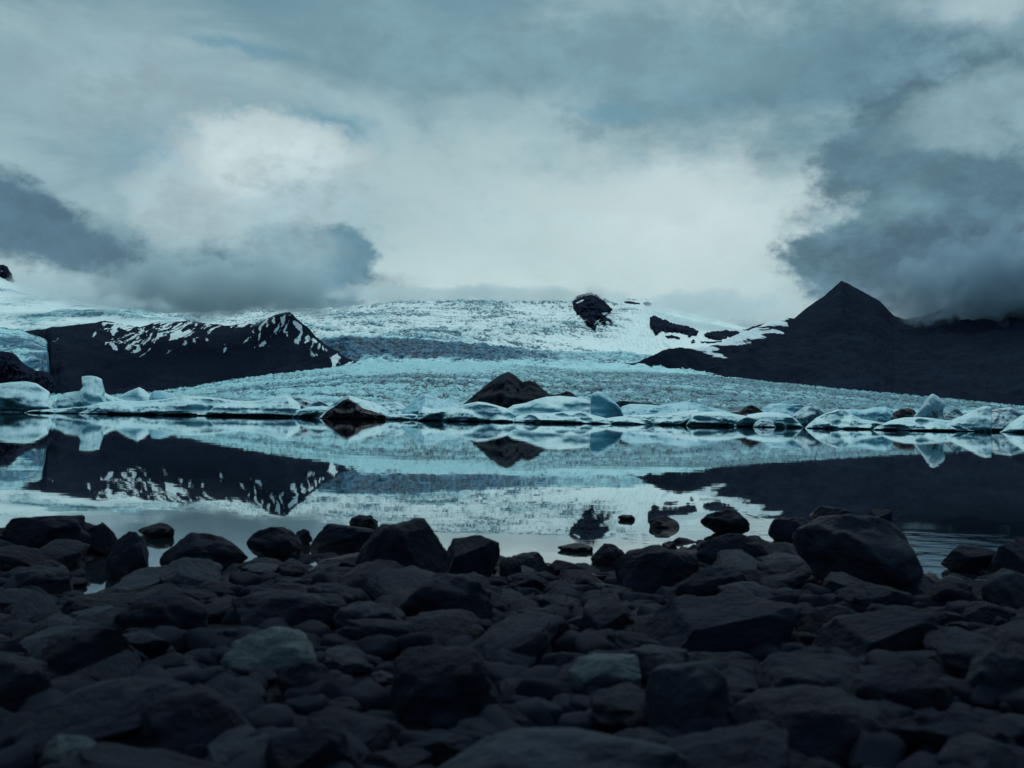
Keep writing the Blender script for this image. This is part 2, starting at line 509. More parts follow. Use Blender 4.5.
# mountain with the pointed peak
RIDGE = [(560, 378), (600, 372), (640, 363), (660, 353), (680, 349), (707, 347), (725, 341.5), (746, 333), (768, 324), (782, 320.5), (794, 319.5), (806, 311), (823, 299), (835, 287.5), (841, 282), (847, 284.5), (854, 288.5), (866, 296), (880, 304.5), (884, 308), (894, 318), (904, 321), (925, 318), (960, 307), (1024, 296), (1150, 285)]
cols = np.linspace(590, 1150, 1120)
G = terrain(cols, [([(590, 1130), (1150, 1050)], None, -6.0),
                   ([(590, 1180), (700, 1350), (850, 1500), (1150, 1400)], [(x, y + .48 * (414 - y)) for x, y in RIDGE], 0),
                   ([(590, 1230), (650, 1300), (720, 1560), (850, 2100), (1150, 2000)], RIDGE, 0),
                   (2900, [(x, y + 25) for x, y in RIDGE], 0)], [100, 160, 40])
n = rock_noise(G, 260, 30, 130, 71.0)
pxs, pys = project(G)
below = pys - poly(pxs, RIDGE)
st = fbm(G[..., 0] / 70 + G[..., 2] / 24, G[..., 2] / 22 - G[..., 0] / 120, 81.0, 4)
sn = .66 + st * 1.1 - .032 * below
sn -= .9 * sstep(783, 797, pxs) + .45 * sstep(715, 670, pxs) - .05
k = np.arange(G.shape[0]); sn[k < 60] = 0
tag(grid_obj('mountain', G, M_MTN, {'snow': sn}), kind='structure')


# ------------------------------------------------------------------ rock outcrops in the snow
def smooth_outline(pts, n, closed=True, it=1):
    a = np.asarray(pts, float)
    if closed: a = np.vstack([a, a[:1]])
    d = np.concatenate([[0], np.cumsum(np.linalg.norm(np.diff(a, axis=0), axis=1))])
    s = np.linspace(0, d[-1], n + (1 if closed else 0))
    q = np.stack([np.interp(s, d, a[:, i]) for i in (0, 1)], -1)
    if closed: q = q[:-1]
    for _ in range(it):
        if closed: q = .5 * q + .25 * (np.roll(q, 1, 0) + np.roll(q, -1, 0))
        else:
            r = q.copy(); r[1:-1] = .5 * q[1:-1] + .25 * (q[:-2] + q[2:]); q = r
    return q


M_OUT = M_MTN.copy(); M_OUT.name = 'outcrop_rock'  # bluish tone of distant haze is put into this rock colour
for l_ in M_OUT.node_tree.nodes:
    if l_.bl_idname == 'ShaderNodeMix' and max(l_.inputs[7].default_value[:3]) < .1:
        l_.inputs[6].default_value = (.010, .014, .028, 1); l_.inputs[7].default_value = (.024, .032, .055, 1); break


def outcrop(name, pts, bulge, seed, rough=1.2, Yfix=None, snow=None, mat=None):
    q = smooth_outline(pts, 120)
    q = q + rough * np.stack([fbm(q[:, 0] / 4, q[:, 1] / 4, seed, 2), fbm(q[:, 0] / 4, q[:, 1] / 4, seed + 7, 2)], -1)
    q = q + rough * .55 * np.stack([0 * q[:, 0], fbm(q[:, 0] / 1.6, q[:, 1] / 5, seed + 3, 3)], -1)
    lo, hi = q.min(0), q.max(0)
    st_ = max(.45, (hi - lo).max() / 70)
    gx, gy = np.meshgrid(np.arange(lo[0], hi[0], st_), np.arange(lo[1], hi[1], st_))
    g = np.stack([gx.ravel(), gy.ravel()], -1) + np.random.default_rng(int(seed)).uniform(-.3, .3, (gx.size, 2)) * st_
    a_, b_ = q, np.roll(q, -1, 0)
    cr = ((a_[None, :, 1] > g[:, None, 1]) != (b_[None, :, 1] > g[:, None, 1])) & (g[:, None, 0] < (b_[None, :, 0] - a_[None, :, 0]) * (g[:, None, 1] - a_[None, :, 1]) / (b_[None, :, 1] - a_[None, :, 1] + 1e-12) + a_[None, :, 0])
    g = g[cr.sum(1) % 2 == 1]
    dd = np.sqrt(((g[:, None] - q[None]) ** 2).sum(-1)).min(1)
    keep = dd > st_ * .5
    g, dd = g[keep], dd[keep]
    n_ = len(q)
    res = delaunay_2d_cdt([Vector(v) for v in np.vstack([q, g])], [(i, (i + 1) % n_) for i in range(n_)], [], 1, 1e-5)
    P2 = np.array([tuple(v) for v in res[0]]); tri = np.array([f for f in res[2]])
    sd = np.sqrt(((P2[:, None] - q[None]) ** 2).sum(-1)).min(1)
    rim = sd < st_ * .2
    Rm = max(sd.max(), .5)
    dome = np.sqrt(np.clip(1 - (1 - sd / Rm) ** 2, 0, 1))
    Ys = np.array([Yfix or surf_y(*x) for x in P2])
    jit = fbm(P2[:, 0] / 4, P2[:, 1] / 7, seed + 20, 5, .6, True)
    front = pt(P2[:, 0], P2[:, 1], Ys - bulge * dome * (.75 + .5 * jit))
    back = pt(P2[:, 0], P2[:, 1], Ys + bulge * .8 * dome + .02)
    k = len(P2)
    idx = np.where(rim, np.arange(k), np.arange(k) + k)
    f = np.vstack([tri, idx[tri][:, ::-1]])
    sv = np.zeros(k) if snow is None else snow(P2) + .0
    o = mesh_obj(name, np.vstack([front, back]), f, mat or M_OUT, attrs={'snow': np.concatenate([sv, sv * 0])})
    return tag(o, kind='structure')


outcrop('rocky_peak', [(573, 309), (572, 302), (575, 299), (577, 296), (583, 294), (590, 292.3), (596, 294), (603, 300), (613, 309), (606, 316), (606, 324), (599, 322), (595, 331), (588, 326), (583, 319), (577, 313)], 150, 3,
        snow=lambda p: .95 * np.exp(-(((p[:, 0] - 580) / 5) ** 2 + ((p[:, 1] - 301.5 + .45 * (p[:, 0] - 580)) / 1.1) ** 2)) + 1.0 * np.exp(-(((p[:, 0] - 605) / 4) ** 2 + ((p[:, 1] - 313.5) / 1.5) ** 2)) + .8 * np.exp(-(((p[:, 0] - 597) / 5) ** 2 + ((p[:, 1] - 322 + .9 * (p[:, 0] - 597)) / 1.2) ** 2)))
outcrop('rock_outcrop', [(649, 316.5), (656, 316), (664, 319.5), (675, 324), (689, 326), (698, 331), (697, 335), (690, 336.5), (683, 334), (674, 332), (662, 332), (655, 335), (650, 326)], 110, 5, 2.0)
outcrop('rock_outcrop', [(703, 334), (712, 331.5), (726, 330), (740, 331.5), (738, 336.5), (728, 338), (718, 340), (708, 338)], 80, 6, 1.5)
outcrop('rock_outcrop', [(626, 354), (632, 353), (640, 356), (644, 361), (638, 362), (630, 358)], 60, 7, 1.5)
outcrop('rock_outcrop', [(690, 341), (694, 339.5), (696, 342), (692, 343.5)], 40, 8, .8)
outcrop('rock_outcrop', [(643, 303), (648, 301.5), (652, 303.5), (651, 306), (645, 305.5)], 60, 9, .8)
outcrop('rock_outcrop', [(624, 301.5), (630, 301), (640, 303), (640, 304.5), (632, 303.5), (625, 303)], 60, 10, .6)
outcrop('rock_outcrop', [(-6, 265), (3, 264.5), (8, 267), (12, 275), (15, 283), (11, 287), (3, 287.5), (-4, 286), (-10, 275)], 160, 11, 1.5, Yfix=4550,
        snow=lambda p: .6 * np.exp(-(((p[:, 0] - 2) / 2.) ** 2 + ((p[:, 1] - 271) / 2.) ** 2)))
outcrop('rock_outcrop', [(604, 317), (609, 318.5), (614, 323), (612, 324), (606, 320.5)], 30, 15, .8)
outcrop('rock_outcrop', [(664, 336), (672, 335), (681, 337.5), (679, 340), (674, 338), (669, 339)], 30, 16, 1.0)
outcrop('rock_outcrop', [(741, 330), (750, 327.5), (760, 324.5), (770, 322), (771, 323.5), (760, 327.5), (748, 330.5)], 40, 17, .8)
outcrop('rock_outcrop', [(700, 341), (712, 341.5), (722, 340.5), (722, 342), (710, 343), (701, 342.5)], 40, 18, .8)
# dark knoll in front of the side glacier
outcrop('rock_outcrop', [(-30, 352), (-8, 350), (6, 351), (15, 353.5), (20, 359), (24, 364), (32, 369), (49, 372), (57, 384), (58, 402), (30, 406), (-40, 404)], 60, 12, 1.5, Yfix=960)

# ------------------------------------------------------------------ icebergs and floes
SEC = {
    'berg': [(-.60, -.12), (-.74, .03), (-.93, .07), (-1.0, .15), (-.93, .32), (-.68, .55), (-.36, .79), (-.12, .94), (.05, 1.0), (.28, .88), (.65, .6), (.92, .2), (1.0, -.12)],
    'slab': [(-.60, -.25), (-.70, .05), (-.92, .14), (-1.0, .28), (-.98, .52), (-.86, .76), (-.6, .90), (-.25, .98), (.05, 1.0), (.45, .92), (.8, .6), (.95, .2), (1.0, -.25)],
    'block': [(-.85, -.1), (-.9, .03), (-.95, .25), (-1.0, .5), (-1.0, .72), (-.93, .86), (-.7, .95), (-.3, 1.0), (.2, 1.0), (.7, .95), (.95, .7), (1.0, .2), (1.0, -.1)],
    'under': [(-.55, -.12), (-.64, .03), (-.80, .05), (-.97, .09), (-1.0, .20), (-.90, .46), (-.62, .70), (-.30, .90), (.0, 1.0), (.28, .88), (.7, .6), (.95, .2), (1.0, -.12)],
}


def ice(name, label, cat, outline, Y, T, sec='berg', mat=None, amp=.05, seed=1.0, group=None, parent=None):
    a = np.asarray(outline, float)
    L = np.sum(np.linalg.norm(np.diff(a, axis=0), axis=1))
    n = int(np.clip(L * 1.8, 60, 420))
    q = smooth_outline(a, n, False, 1)
    P = pt(q[:, 0], q[:, 1], np.full(n, float(Y)))
    x, z = P[:, 0], P[:, 2].copy()
    z[0] = z[-1] = min(z.min(), -.3)
    zmax = z.max()
    cx = .5 * (x[0] + x[-1])
    s = np.array(SEC[sec])
    ks = np.linspace(0, len(s) - 1, 58)
    t = np.interp(ks, np.arange(len(s)), s[:, 0]); h = np.interp(ks, np.arange(len(s)), s[:, 1])
    for _ in range(2):
        t[1:-1] = .5 * t[1:-1] + .25 * (t[:-2] + t[2:]); h[1:-1] = .5 * h[1:-1] + .25 * (h[:-2] + h[2:])
    h /= h.max()
    zp = np.clip(z, 0, None)
    # smooth height used for the depth so that bumps on the crest do not corrugate the front
    ker = np.ones(9) / 9
    zs = np.convolve(np.pad(zp, 4, 'edge'), ker, 'valid')
    dep = T * (.22 + .78 * np.sqrt(zs / zmax))
    wob = fbm(x / (T * 2.2), seed * 3.1, 0.3, 3)
    V = np.zeros((len(h), n, 3))
    for i in range(len(h)):
        hh = np.where(h[i] >= 0, zp * h[i] - .0, h[i] * zmax * .8)
        f = 1.0 - .025 * (1 - max(h[i], 0))
        V[i, :, 0] = cx + (x - cx) * f
        off = dep * (t[i] + .35 * wob * (1 - max(h[i], 0) ** 3))
        V[i, :, 1] = Y + off
        V[i, :, 0] += off * (cx / Y)
        V[i, :, 2] = np.where(h[i] >= 0, np.where(z < 0, np.minimum(z, 0) , hh), hh)
    # lumps, stronger below the crest than on it
    sc = max(zmax * .55, .7)
    k = (1 - .75 * np.clip(h, 0, 1) ** 4)[:, None]
    for ax, so, wt in ((1, 0.0, 6.0), (2, 40.0, 1.5), (0, 80.0, .8)):
        nz = fbm(V[..., 0] / sc, V[..., 1] / sc, V[..., 2] / sc + seed * 5 + so, 5, .6)
        rz = fbm(V[..., 0] / sc * .6, V[..., 1] / sc * .6, V[..., 2] / sc * .6 + seed * 7 + so, 3, .5, True) - .4
        V[..., ax] += (nz * 1.0 + rz * .6) * amp * zmax * wt * k
    # melt terraces and scooped hollows in the face
    hh_ = np.clip(h, 0, 1)[:, None]
    front = (t < .1)[:, None] * (1 - hh_ ** 2)
    ter = perlin(V[..., 0] / (zmax * 2.5), V[..., 1] * 0, V[..., 2] / (zmax * .17) + seed * 3) + .5 * perlin(V[..., 0] / zmax, 0 * V[..., 1], V[..., 2] / (zmax * .08) + seed)
    scp = sstep(.0, .42, perlin(V[..., 0] / (zmax * 1.5) + seed * 1.7, 0 * V[..., 1], V[..., 2] / (zmax * .8) + seed * 2.3))
    V[..., 1] += front * T * (.10 * ter + .55 * scp)
    o = grid_obj(name, V, mat or M_ICE, flip=False, smooth=True)
    if label: tag(o, label, cat, group)
    if parent: o.parent = parent
    return o


G1 = 'ice floating along the far side of the lagoon'
ice('iceberg', 'smooth pale dome of ice with a rounded back, beside the hill at the picture edge', 'iceberg', [(-70, 414), (-55, 398), (-30, 389), (-8, 384.5), (10, 382.2), (25, 381.2), (37, 383.5), (47, 390), (52, 399), (54, 408), (53, 415)], 178, 9, 'berg', amp=.03, seed=1, group=G1)
ice('iceberg', 'pale iceberg carrying a square tower, in front of the snow-streaked hill', 'iceberg', [(52, 415), (54, 405), (58, 397.5), (66, 393), (79, 391), (82.5, 386.5), (83, 381), (81, 376.6), (86, 375.8), (91, 375.6), (97, 376.8), (102, 379.2), (103.5, 386), (106, 393), (113, 397), (124, 400), (140, 404), (160, 415)], 172, 6, 'berg', amp=.045, seed=2, group=G1)
ice('iceberg', 'low pale pyramid of ice right of the square ice tower', 'iceberg', [(112, 415), (113, 401), (119, 396.5), (128, 391.5), (139, 387), (144, 389.8), (150, 395), (156, 400), (160, 415)], 182, 5, 'berg', amp=.03, seed=3, group=G1)
ice('iceberg', 'low blue-grey lump of ice next to the pale ice pyramid', 'iceberg', [(147, 415), (149, 397), (153, 391.5), (160, 390.5), (170, 393), (178, 397.5), (182, 415)], 179, 5, 'berg', M_ICEB, amp=.04, seed=4, group=G1)
ice('ice_floe', 'longest flat ice floe, stretching below the square ice tower', 'ice floe', [(22, 414), (30, 410.5), (60, 408.5), (85, 406.5), (100, 402.5), (118, 401), (140, 401), (165, 399), (182, 395.5), (200, 396.2), (220, 398.5), (240, 401.2), (258, 400.6), (272, 397.5), (285, 395), (291, 397.5), (297, 402), (299, 408), (297, 418)], 158, 9, 'under', amp=.05, seed=5, group=G1)
ice('iceberg', 'small grey lump of ice behind the end of the longest floe', 'iceberg', [(283, 416), (286, 399), (292, 396), (300, 396), (307, 398.5), (313, 400), (320, 399.5), (327, 404), (331, 416)], 168, 4, 'berg', M_ICEG, amp=.06, seed=6, group=G1)
ice('ice_floe', 'thin low plate of ice between the longest floe and the dark-faced iceberg', 'ice floe', [(292, 417.5), (296, 410.5), (308, 407), (322, 406), (334, 407.5), (340, 417.5)], 150, 4, 'slab', amp=.05, seed=7, group=G1)
ice('iceberg', 'white-capped iceberg with a dark triangular debris face', 'iceberg', [(318, 419), (328, 408), (335, 402), (342, 397.5), (349, 395.2), (354, 396.5), (362, 399.5), (372, 402), (380, 405), (388, 410), (393, 419)], 136, 5, 'berg', amp=.05, seed=8, group=G1)
ice('dirty_ice', 'dark triangle of debris-laden ice under the white ice cap', 'dirty ice', [(318, 421), (327, 411), (335, 406.5), (343, 400), (348, 398), (354, 402), (362, 408), (372, 411), (384, 415), (392, 421)], 129, 3, 'berg', M_ICED, amp=.10, seed=9, group=G1)
ice('iceberg', 'low furrowed white iceberg behind the dark debris triangle', 'iceberg', [(366, 418), (371, 405), (380, 403), (388, 403.2), (395, 401.6), (401, 403.8), (406, 407), (412, 418)], 150, 4, 'berg', amp=.07, seed=10, group=G1)
ice('iceberg', 'pointed blue-white iceberg left of the dark rock mound', 'iceberg', [(399, 418), (404, 408), (411, 402.5), (418, 396.5), (425, 393.3), (432, 395.5), (440, 398.5), (450, 401), (459, 404), (464, 418)], 142, 5, 'berg', M_ICEB, amp=.05, seed=11, group=G1)
ice('ice_floe', 'thin dark-edged ice plate at the foot of the pointed blue-white iceberg', 'ice floe', [(384, 419.5), (388, 415), (400, 414), (414, 414), (421, 416), (424, 419.5)], 130, 2.5, 'slab', amp=.05, seed=12, group=G1)
ice('ice_floe', 'rounded pale floe with a shaded lip, in front of the dark rock mound', 'ice floe', [(417, 423), (419, 411), (423, 406.5), (430, 408.5), (440, 409), (455, 407), (468, 403.5), (478, 401.6), (488, 403), (497, 405.5), (507, 408.5), (516, 415), (523, 423)], 118, 5, 'under', amp=.05, seed=13, group=G1)
ice('iceberg', 'big smooth whaleback of ice right of the dark rock mound', 'iceberg', [(498, 422), (505, 410), (513, 405), (525, 403), (535, 399.5), (546, 396.8), (560, 395.8), (575, 397), (587, 399.5), (595, 403.5), (599, 409), (601, 422)], 124, 6, 'berg', amp=.03, seed=14, group=G1)
ice('ice_floe', 'smooth low ice lip under the big whaleback', 'ice floe', [(512, 424), (516, 416.5), (530, 413.5), (550, 413), (566, 411.5), (580, 412), (594, 415), (606, 418), (612, 424)], 112, 3.5, 'berg', amp=.04, seed=15, group=G1)
ice('iceberg', 'leaning dark blue block of ice next to the big whaleback', 'iceberg', [(590, 423), (593, 408), (591, 396.5), (593, 393), (598, 391.2), (603, 393.5), (609, 398), (615, 402), (620, 407), (623, 414), (625, 423)], 121, 3, 'block', M_ICEB, amp=.03, seed=16, group=G1)
ice('iceberg', 'long ridge of turquoise ice right of the leaning blue block', 'iceberg', [(612, 420), (616, 411), (623, 406), (630, 403.8), (645, 404.2), (659, 405.5), (672, 403.4), (688, 401.6), (700, 404), (709, 407), (722, 410), (735, 413), (742, 420)], 132, 6, 'berg', M_ICEB, amp=.04, seed=17, group=G1)
ice('ice_floe', 'white floe with a scooped blue hollow below the turquoise ridge', 'ice floe', [(598, 424), (604, 418.5), (619, 416.5), (640, 415), (660, 414), (676, 412.6), (690, 410.5), (698, 409), (699, 414), (694, 419), (690, 424)], 114, 4, 'berg', amp=.05, seed=18, group=G1)
ice('ice_floe', 'flat white floe right of the scooped floe, ending at a small grey chunk', 'ice floe', [(686, 426), (693, 413.5), (708, 411.5), (725, 412), (738, 414.5), (752, 417), (764, 420), (768, 426)], 108, 4, 'slab', amp=.05, seed=19, group=G1)
ice('dirty_ice', 'dark gravelly ice chunk standing on the flat white ice', 'dirty ice', [(724, 418), (730, 413), (740, 411), (746, 406.5), (752, 405), (758, 408), (763, 411.5), (772, 415), (776, 419)], 116, 2.5, 'berg', M_ICED, amp=.09, seed=20, group=G1)
ice('dirty_ice', 'small grey chunk of dirty ice at the waterline in front of a flat bright wedge', 'dirty ice', [(752, 430), (755, 422.5), (760, 419), (768, 419.5), (774, 422.5), (777, 430)], 100, 1.6, 'berg', M_ICEG, amp=.09, seed=21, group=G1)
ice('ice_floe', 'flat bright wedge of ice behind the small grey waterline chunk', 'ice floe', [(735, 424), (748, 414.5), (764, 412), (780, 412.5), (790, 415), (797, 420), (803, 427)], 105, 4, 'slab', amp=.03, seed=22, group=G1)
ice('iceberg', 'bright turquoise hump of ice behind the grey pointed ice', 'iceberg', [(756, 419), (762, 408.5), (770, 404), (780, 403), (790, 404.5), (800, 404), (812, 407), (826, 412), (832, 420)], 140, 5, 'berg', M_ICEB, amp=.05, seed=23, group=G1)
ice('dirty_ice', 'pointed grey dirt-streaked ice between two white floes', 'dirty ice', [(787, 424), (791, 416), (798, 411), (805, 406), (811, 402.8), (817, 406), (823, 412), (826, 417), (825, 425)], 110, 3, 'berg', M_ICEG, amp=.07, seed=24, group=G1)
ice('ice_floe', 'white floe with a sharp prow, right of the pointed grey ice', 'ice floe', [(805, 428), (809, 424), (816, 418), (826, 413), (838, 409.5), (845, 410), (853, 415), (862, 419), (874, 421), (884, 423), (892, 428)], 95, 4, 'berg', amp=.05, seed=25, group=G1)
ice('iceberg', 'pale blue flat-topped ice behind the sharp-prowed floe', 'iceberg', [(838, 423), (842, 411), (850, 409), (862, 410), (874, 407.5), (886, 407), (891, 409), (895, 415), (897, 424)], 106, 3, 'slab', M_ICEB, amp=.06, seed=26, group=G1)
ice('dirty_ice', 'small dark lump of dirty ice left of the tilted ice block', 'dirty ice', [(887, 424), (892, 414), (899, 409.5), (908, 408), (914, 410), (918, 416), (919, 424)], 104, 2, 'berg', M_ICED, amp=.08, seed=27, group=G1)
ice('ice_floe', 'low white floe under the tilted ice block', 'ice floe', [(879, 429.5), (884, 423), (893, 419.5), (905, 417.5), (918, 417), (932, 418), (945, 420), (958, 421), (968, 423.5), (975, 430)], 88, 3.5, 'berg', amp=.05, seed=28, group=G1)
ice('iceberg', 'upright tilted block of grey ice with a white edge', 'iceberg', [(910, 422), (914, 416), (920, 408.5), (926, 400), (930, 395), (933, 393.6), (938, 396.5), (944, 401.5), (945, 403.8), (940, 407.5), (937, 412), (938, 416), (943, 419), (948, 423)], 92, 1.8, 'block', M_ICEG, amp=.03, seed=29, group=G1)
ice('dirty_ice', 'small pointed dark ice shard between the tilted block and the overhanging ice block', 'dirty ice', [(941, 424), (945, 415), (951, 411), (957, 408.5), (961, 412), (966, 418), (969, 424)], 98, 1.8, 'berg', M_ICEG, amp=.08, seed=30, group=G1)
ice('iceberg', 'wedge of white ice ending in a steep shaded blue face', 'iceberg', [(944, 427), (952, 420), (962, 416), (972, 411), (980, 407.3), (986, 405.8), (991, 407), (992, 413), (990, 420), (989, 431)], 88, 2.6, 'under', amp=.04, seed=31, group=G1)
ice('iceberg', 'craggy grey-white iceberg behind the steep blue face, near the picture edge', 'iceberg', [(985, 430), (988, 412), (997, 409), (1004, 408), (1011, 407), (1018, 410), (1026, 412), (1040, 416), (1060, 420), (1075, 430)], 98, 4, 'berg', M_ICEG, amp=.07, seed=32, group=G1)
ice('ice_floe', 'smooth white floe in the front corner beside the steep blue ice face', 'ice floe', [(1002, 431), (1008, 425), (1014, 420), (1022, 415.5), (1032, 412), (1045, 413), (1058, 420), (1066, 431)], 86, 3, 'berg', amp=.04, seed=33, group=G1)

# rock mound and low debris ridge in front of the glacier
o = ice('rock_mound', 'dark rocky mound with a pointed top rising behind the pale floes', 'rock mound', [(452, 416), (462, 406), (470, 399), (478, 393), (487, 384), (494, 378.5), (502, 374.2), (508, 372), (513, 374), (518, 378), (523, 381.2), (530, 380.3), (536, 382.5), (543, 390), (550, 395.5), (560, 394.2), (566, 391.4), (571, 392.5), (577, 397), (590, 402), (606, 410), (620, 416)], 190, 14, 'berg', M_RUB, amp=.085, seed=40)
o = ice('debris_ridge', 'thin dark ridge of rubble behind the turquoise ice', 'rubble ridge', [(608, 412), (614, 402.5), (622, 400.8), (634, 402), (650, 403.5), (664, 405), (672, 412)], 175, 4, 'berg', M_RUB, amp=.08, seed=41)

# ------------------------------------------------------------------ shore
SHORE_X = [(-30, 5.4), (-3.2, 4.7), (-2.2, 4.4), (-1.85, 3.7), (-1.65, 3.4), (-1.4, 3.4), (-1.25, 3.75), (-1.0, 4.2), (-.5, 4.3), (.1, 4.05), (.5, 4.1), (1.0, 4.75), (1.45, 4.8), (1.7, 4.05), (2.1, 3.95), (2.4, 4.3), (3.0, 4.9), (4, 5.4), (30, 6)]


def ground(x, y):
    x = np.asarray(x, float); y = np.asarray(y, float)
    d = poly(x, SHORE_X) - y
    return np.where(d > 0, .075 * d, .12 * np.maximum(d, -12)) - .03 + .035 * perlin(x * 1.1, y * 1.1, 4.0) + .012 * perlin(x * 5, y * 5, 9.0) + np.clip(-y - 3, 0, 40) * .03


m, nt, b = new_mat('wet_gravel')
p = posn(nt)
v = nd(nt, 'ShaderNodeTexVoronoi'); v.inputs['Scale'].default_value = 38; nt.links.new(p, v.inputs['Vector'])
n1 = noise(nt, p, 9, 5)
c = mixc(nt, mrange(nt, n1, .3, .7), (.0045, .0055, .0100), (.009, .0105, .0165))
nt.links.new(c, b.inputs['Base Color']); b.inputs['Roughness'].default_value = .7
b.inputs['Specular IOR Level'].default_value = .02
bump(nt, b, mth(nt, 'SUBTRACT', 1.0, v.outputs['Distance']), .8, .02)
xs = np.concatenate([-np.geomspace(300, 6, 14), np.linspace(-5, 5, 160), np.geomspace(6, 300, 14)])
ysg = np.concatenate([-np.geomspace(200, 2, 12), np.linspace(-1, 8, 140), np.linspace(9, 18, 5)])
X, Y = np.meshgrid(xs, ysg)
tag(grid_obj('shore', np.stack([X, Y, ground(X, Y)], -1), m), kind='structure')

# ---- stone shapes
def icosphere(sub):
    t_ = (1 + 5 ** .5) / 2
    v = [(-1, t_, 0), (1, t_, 0), (-1, -t_, 0), (1, -t_, 0), (0, -1, t_), (0, 1, t_), (0, -1, -t_), (0, 1, -t_), (t_, 0, -1), (t_, 0, 1), (-t_, 0, -1), (-t_, 0, 1)]
    f = [(0, 11, 5), (0, 5, 1), (0, 1, 7), (0, 7, 10), (0, 10, 11), (1, 5, 9), (5, 11, 4), (11, 10, 2), (10, 7, 6), (7, 1, 8), (3, 9, 4), (3, 4, 2), (3, 2, 6), (3, 6, 8), (3, 8, 9), (4, 9, 5), (2, 4, 11), (6, 2, 10), (8, 6, 7), (9, 8, 1)]
    v = [np.array(x) / np.linalg.norm(x) for x in v]
    for _ in range(sub):
        cache, nf = {}, []
        def mid(a_, b_):
            k_ = (min(a_, b_), max(a_, b_))
            if k_ not in cache:
                q = v[a_] + v[b_]; v.append(q / np.linalg.norm(q)); cache[k_] = len(v) - 1
            return cache[k_]
        for a_, b_, c_ in f:
            ab, bc, ca = mid(a_, b_), mid(b_, c_), mid(c_, a_)
            nf += [(a_, ab, ca), (b_, bc, ab), (c_, ca, bc), (ab, bc, ca)]
        f = nf
    return np.array(v), np.array(f)


IV, IF = icosphere(4)
IV2, IF2 = icosphere(2)


def stone_verts(V, seed, angular, lump):
    r = np.random.default_rng(seed)
    P = V * (1 + lump * fbm(V[:, 0] * 1.1, V[:, 1] * 1.1, V[:, 2] * 1.1 + seed * 3.3, 3)[:, None])
    for _ in range(int(4 + angular * 7)):           # worn flat faces
        n = r.normal(size=3); n /= np.linalg.norm(n)
        d = r.uniform(.55, .9)
        s = P @ n - d
        P = P - np.outer(np.where(s > 0, s * (.55 + .4 * angular), 0), n)
    P = P * (1 + .07 * fbm(P[:, 0] * 3.5, P[:, 1] * 3.5, P[:, 2] * 3.5 + seed, 5, .6)[:, None] - .035 * np.clip(fbm(P[:, 0] * 1.7, P[:, 1] * 1.7, P[:, 2] * 1.7 + seed * 2, 3, .5, True) - .55, 0, 1)[:, None] * 2)
    lo, hi = P.min(0), P.max(0)
    return (P - (lo + hi) / 2) / (hi - lo)           # unit box


STONE_MESH = []
for i in range(16):
    P = stone_verts(IV, 100 + i, .25 + (i % 4) / 3.2, .42)
    o = mesh_obj('stone', P, IF, None)
    C.objects.unlink(o)
    STONE_MESH.append(o.data)
    bpy.data.objects.remove(o)
MESHMAT = {}


def stone_data(i, mat):
    k = (i % 16, mat.name)
    if k not in MESHMAT:
        d = STONE_MESH[i % 16].copy(); d.materials.append(mat); MESHMAT[k] = d
    return MESHMAT[k]


def hit_ground(px, py):
    d = ray(px, py)
    Y = 1.0
    best = None
    for Y in np.arange(.9, 12, .01):
        x = d[0] / d[1] * Y; z = CAMH + d[2] / d[1] * Y
        if z <= max(float(ground(x, Y)), 0.0) + .0:
            best = Y; break
    return best or 8.0


placed = []          # x, y, radius


def hero(x0, y0, x1, y1, mesh, label, mat=M_STONE, name='boulder', yaw=0.0, tilt=0.0, roll=0.0, depth=.8, cat='boulder', sink=.22, group=None):
    Y = hit_ground((x0 + x1) / 2, y1)
    w = (x1 - x0) * Y / F; h = (y1 - y0) * Y / F
    dpt = max(w * depth, h * .8)
    Yc = Y + dpt * .38
    k = Yc / Y
    w *= k; h *= k
    c = pt(np.array((x0 + x1) / 2), np.array(y0), np.array(Yc))      # top of the stone
    hz = h * (1 + sink)
    o = bpy.data.objects.new(name, stone_data(mesh, mat)); C.objects.link(o)
    o.location = (c[0], Yc, c[2] - hz / 2)
    o.scale = (w * 1.04, dpt, hz)
    o.rotation_euler = (tilt, roll, yaw)
    tag(o, label, cat, group)
    placed.append((c[0], Yc, w * .46, dpt * .46))
    return o


GW = "boulders along the water's edge"
GF = 'larger stones lying on the shore'
# along the water's edge
hero(12, 515, 90, 560, 1, 'broad flat-backed dark boulder at the water, below the reflected hill', depth=.6, group=GW, sink=.1)
hero(-12, 527, 14, 552, 4, 'small dark boulder cut by the picture edge at the water', group=GW)
hero(84, 523, 118, 556, 6, 'dark boulder leaning on the broad flat-backed one', group=GW)
hero(108, 531, 150, 580, 2, 'squat dark boulder left of the round pool', group=GW)
hero(140, 523, 176, 538, 9, 'low dark rock with a notched top standing in the water', group=GW)
hero(160, 532, 247, 576, 5, 'wide rounded dark boulder beside a small pool of bright water', depth=.6, group=GW)
hero(246, 526, 302, 562, 8, 'dome-shaped dark boulder right of the small bright pool', group=GW)
hero(294, 529, 312, 545, 3, 'fist-sized dark rock in the gap next to the domed boulder', group=GW)
hero(312, 524, 380, 552, 10, 'low dark boulder with a small rock perched on its end', depth=.5, group=GW)
hero(350, 514.5, 378, 530, 12, 'small rounded rock perched on the low dark boulder', group=GW, sink=.5)
hero(356, 520, 446, 592, 15, 'tallest dark boulder of the edge, leaning with a blunt top', depth=.7, roll=-.5, group=GW, sink=.15)
hero(440, 535, 499, 585, 7, 'humped dark boulder right of the tall leaning one', depth=.7, group=GW)
hero(398, 572, 492, 625, 0, 'wide smooth grey boulder in front of the tall leaning one', mat=M_STONE, group=GF)
hero(500, 556, 524, 590, 4, 'narrow dark rock in the middle of the edge, just past the humped boulder', group=GW)
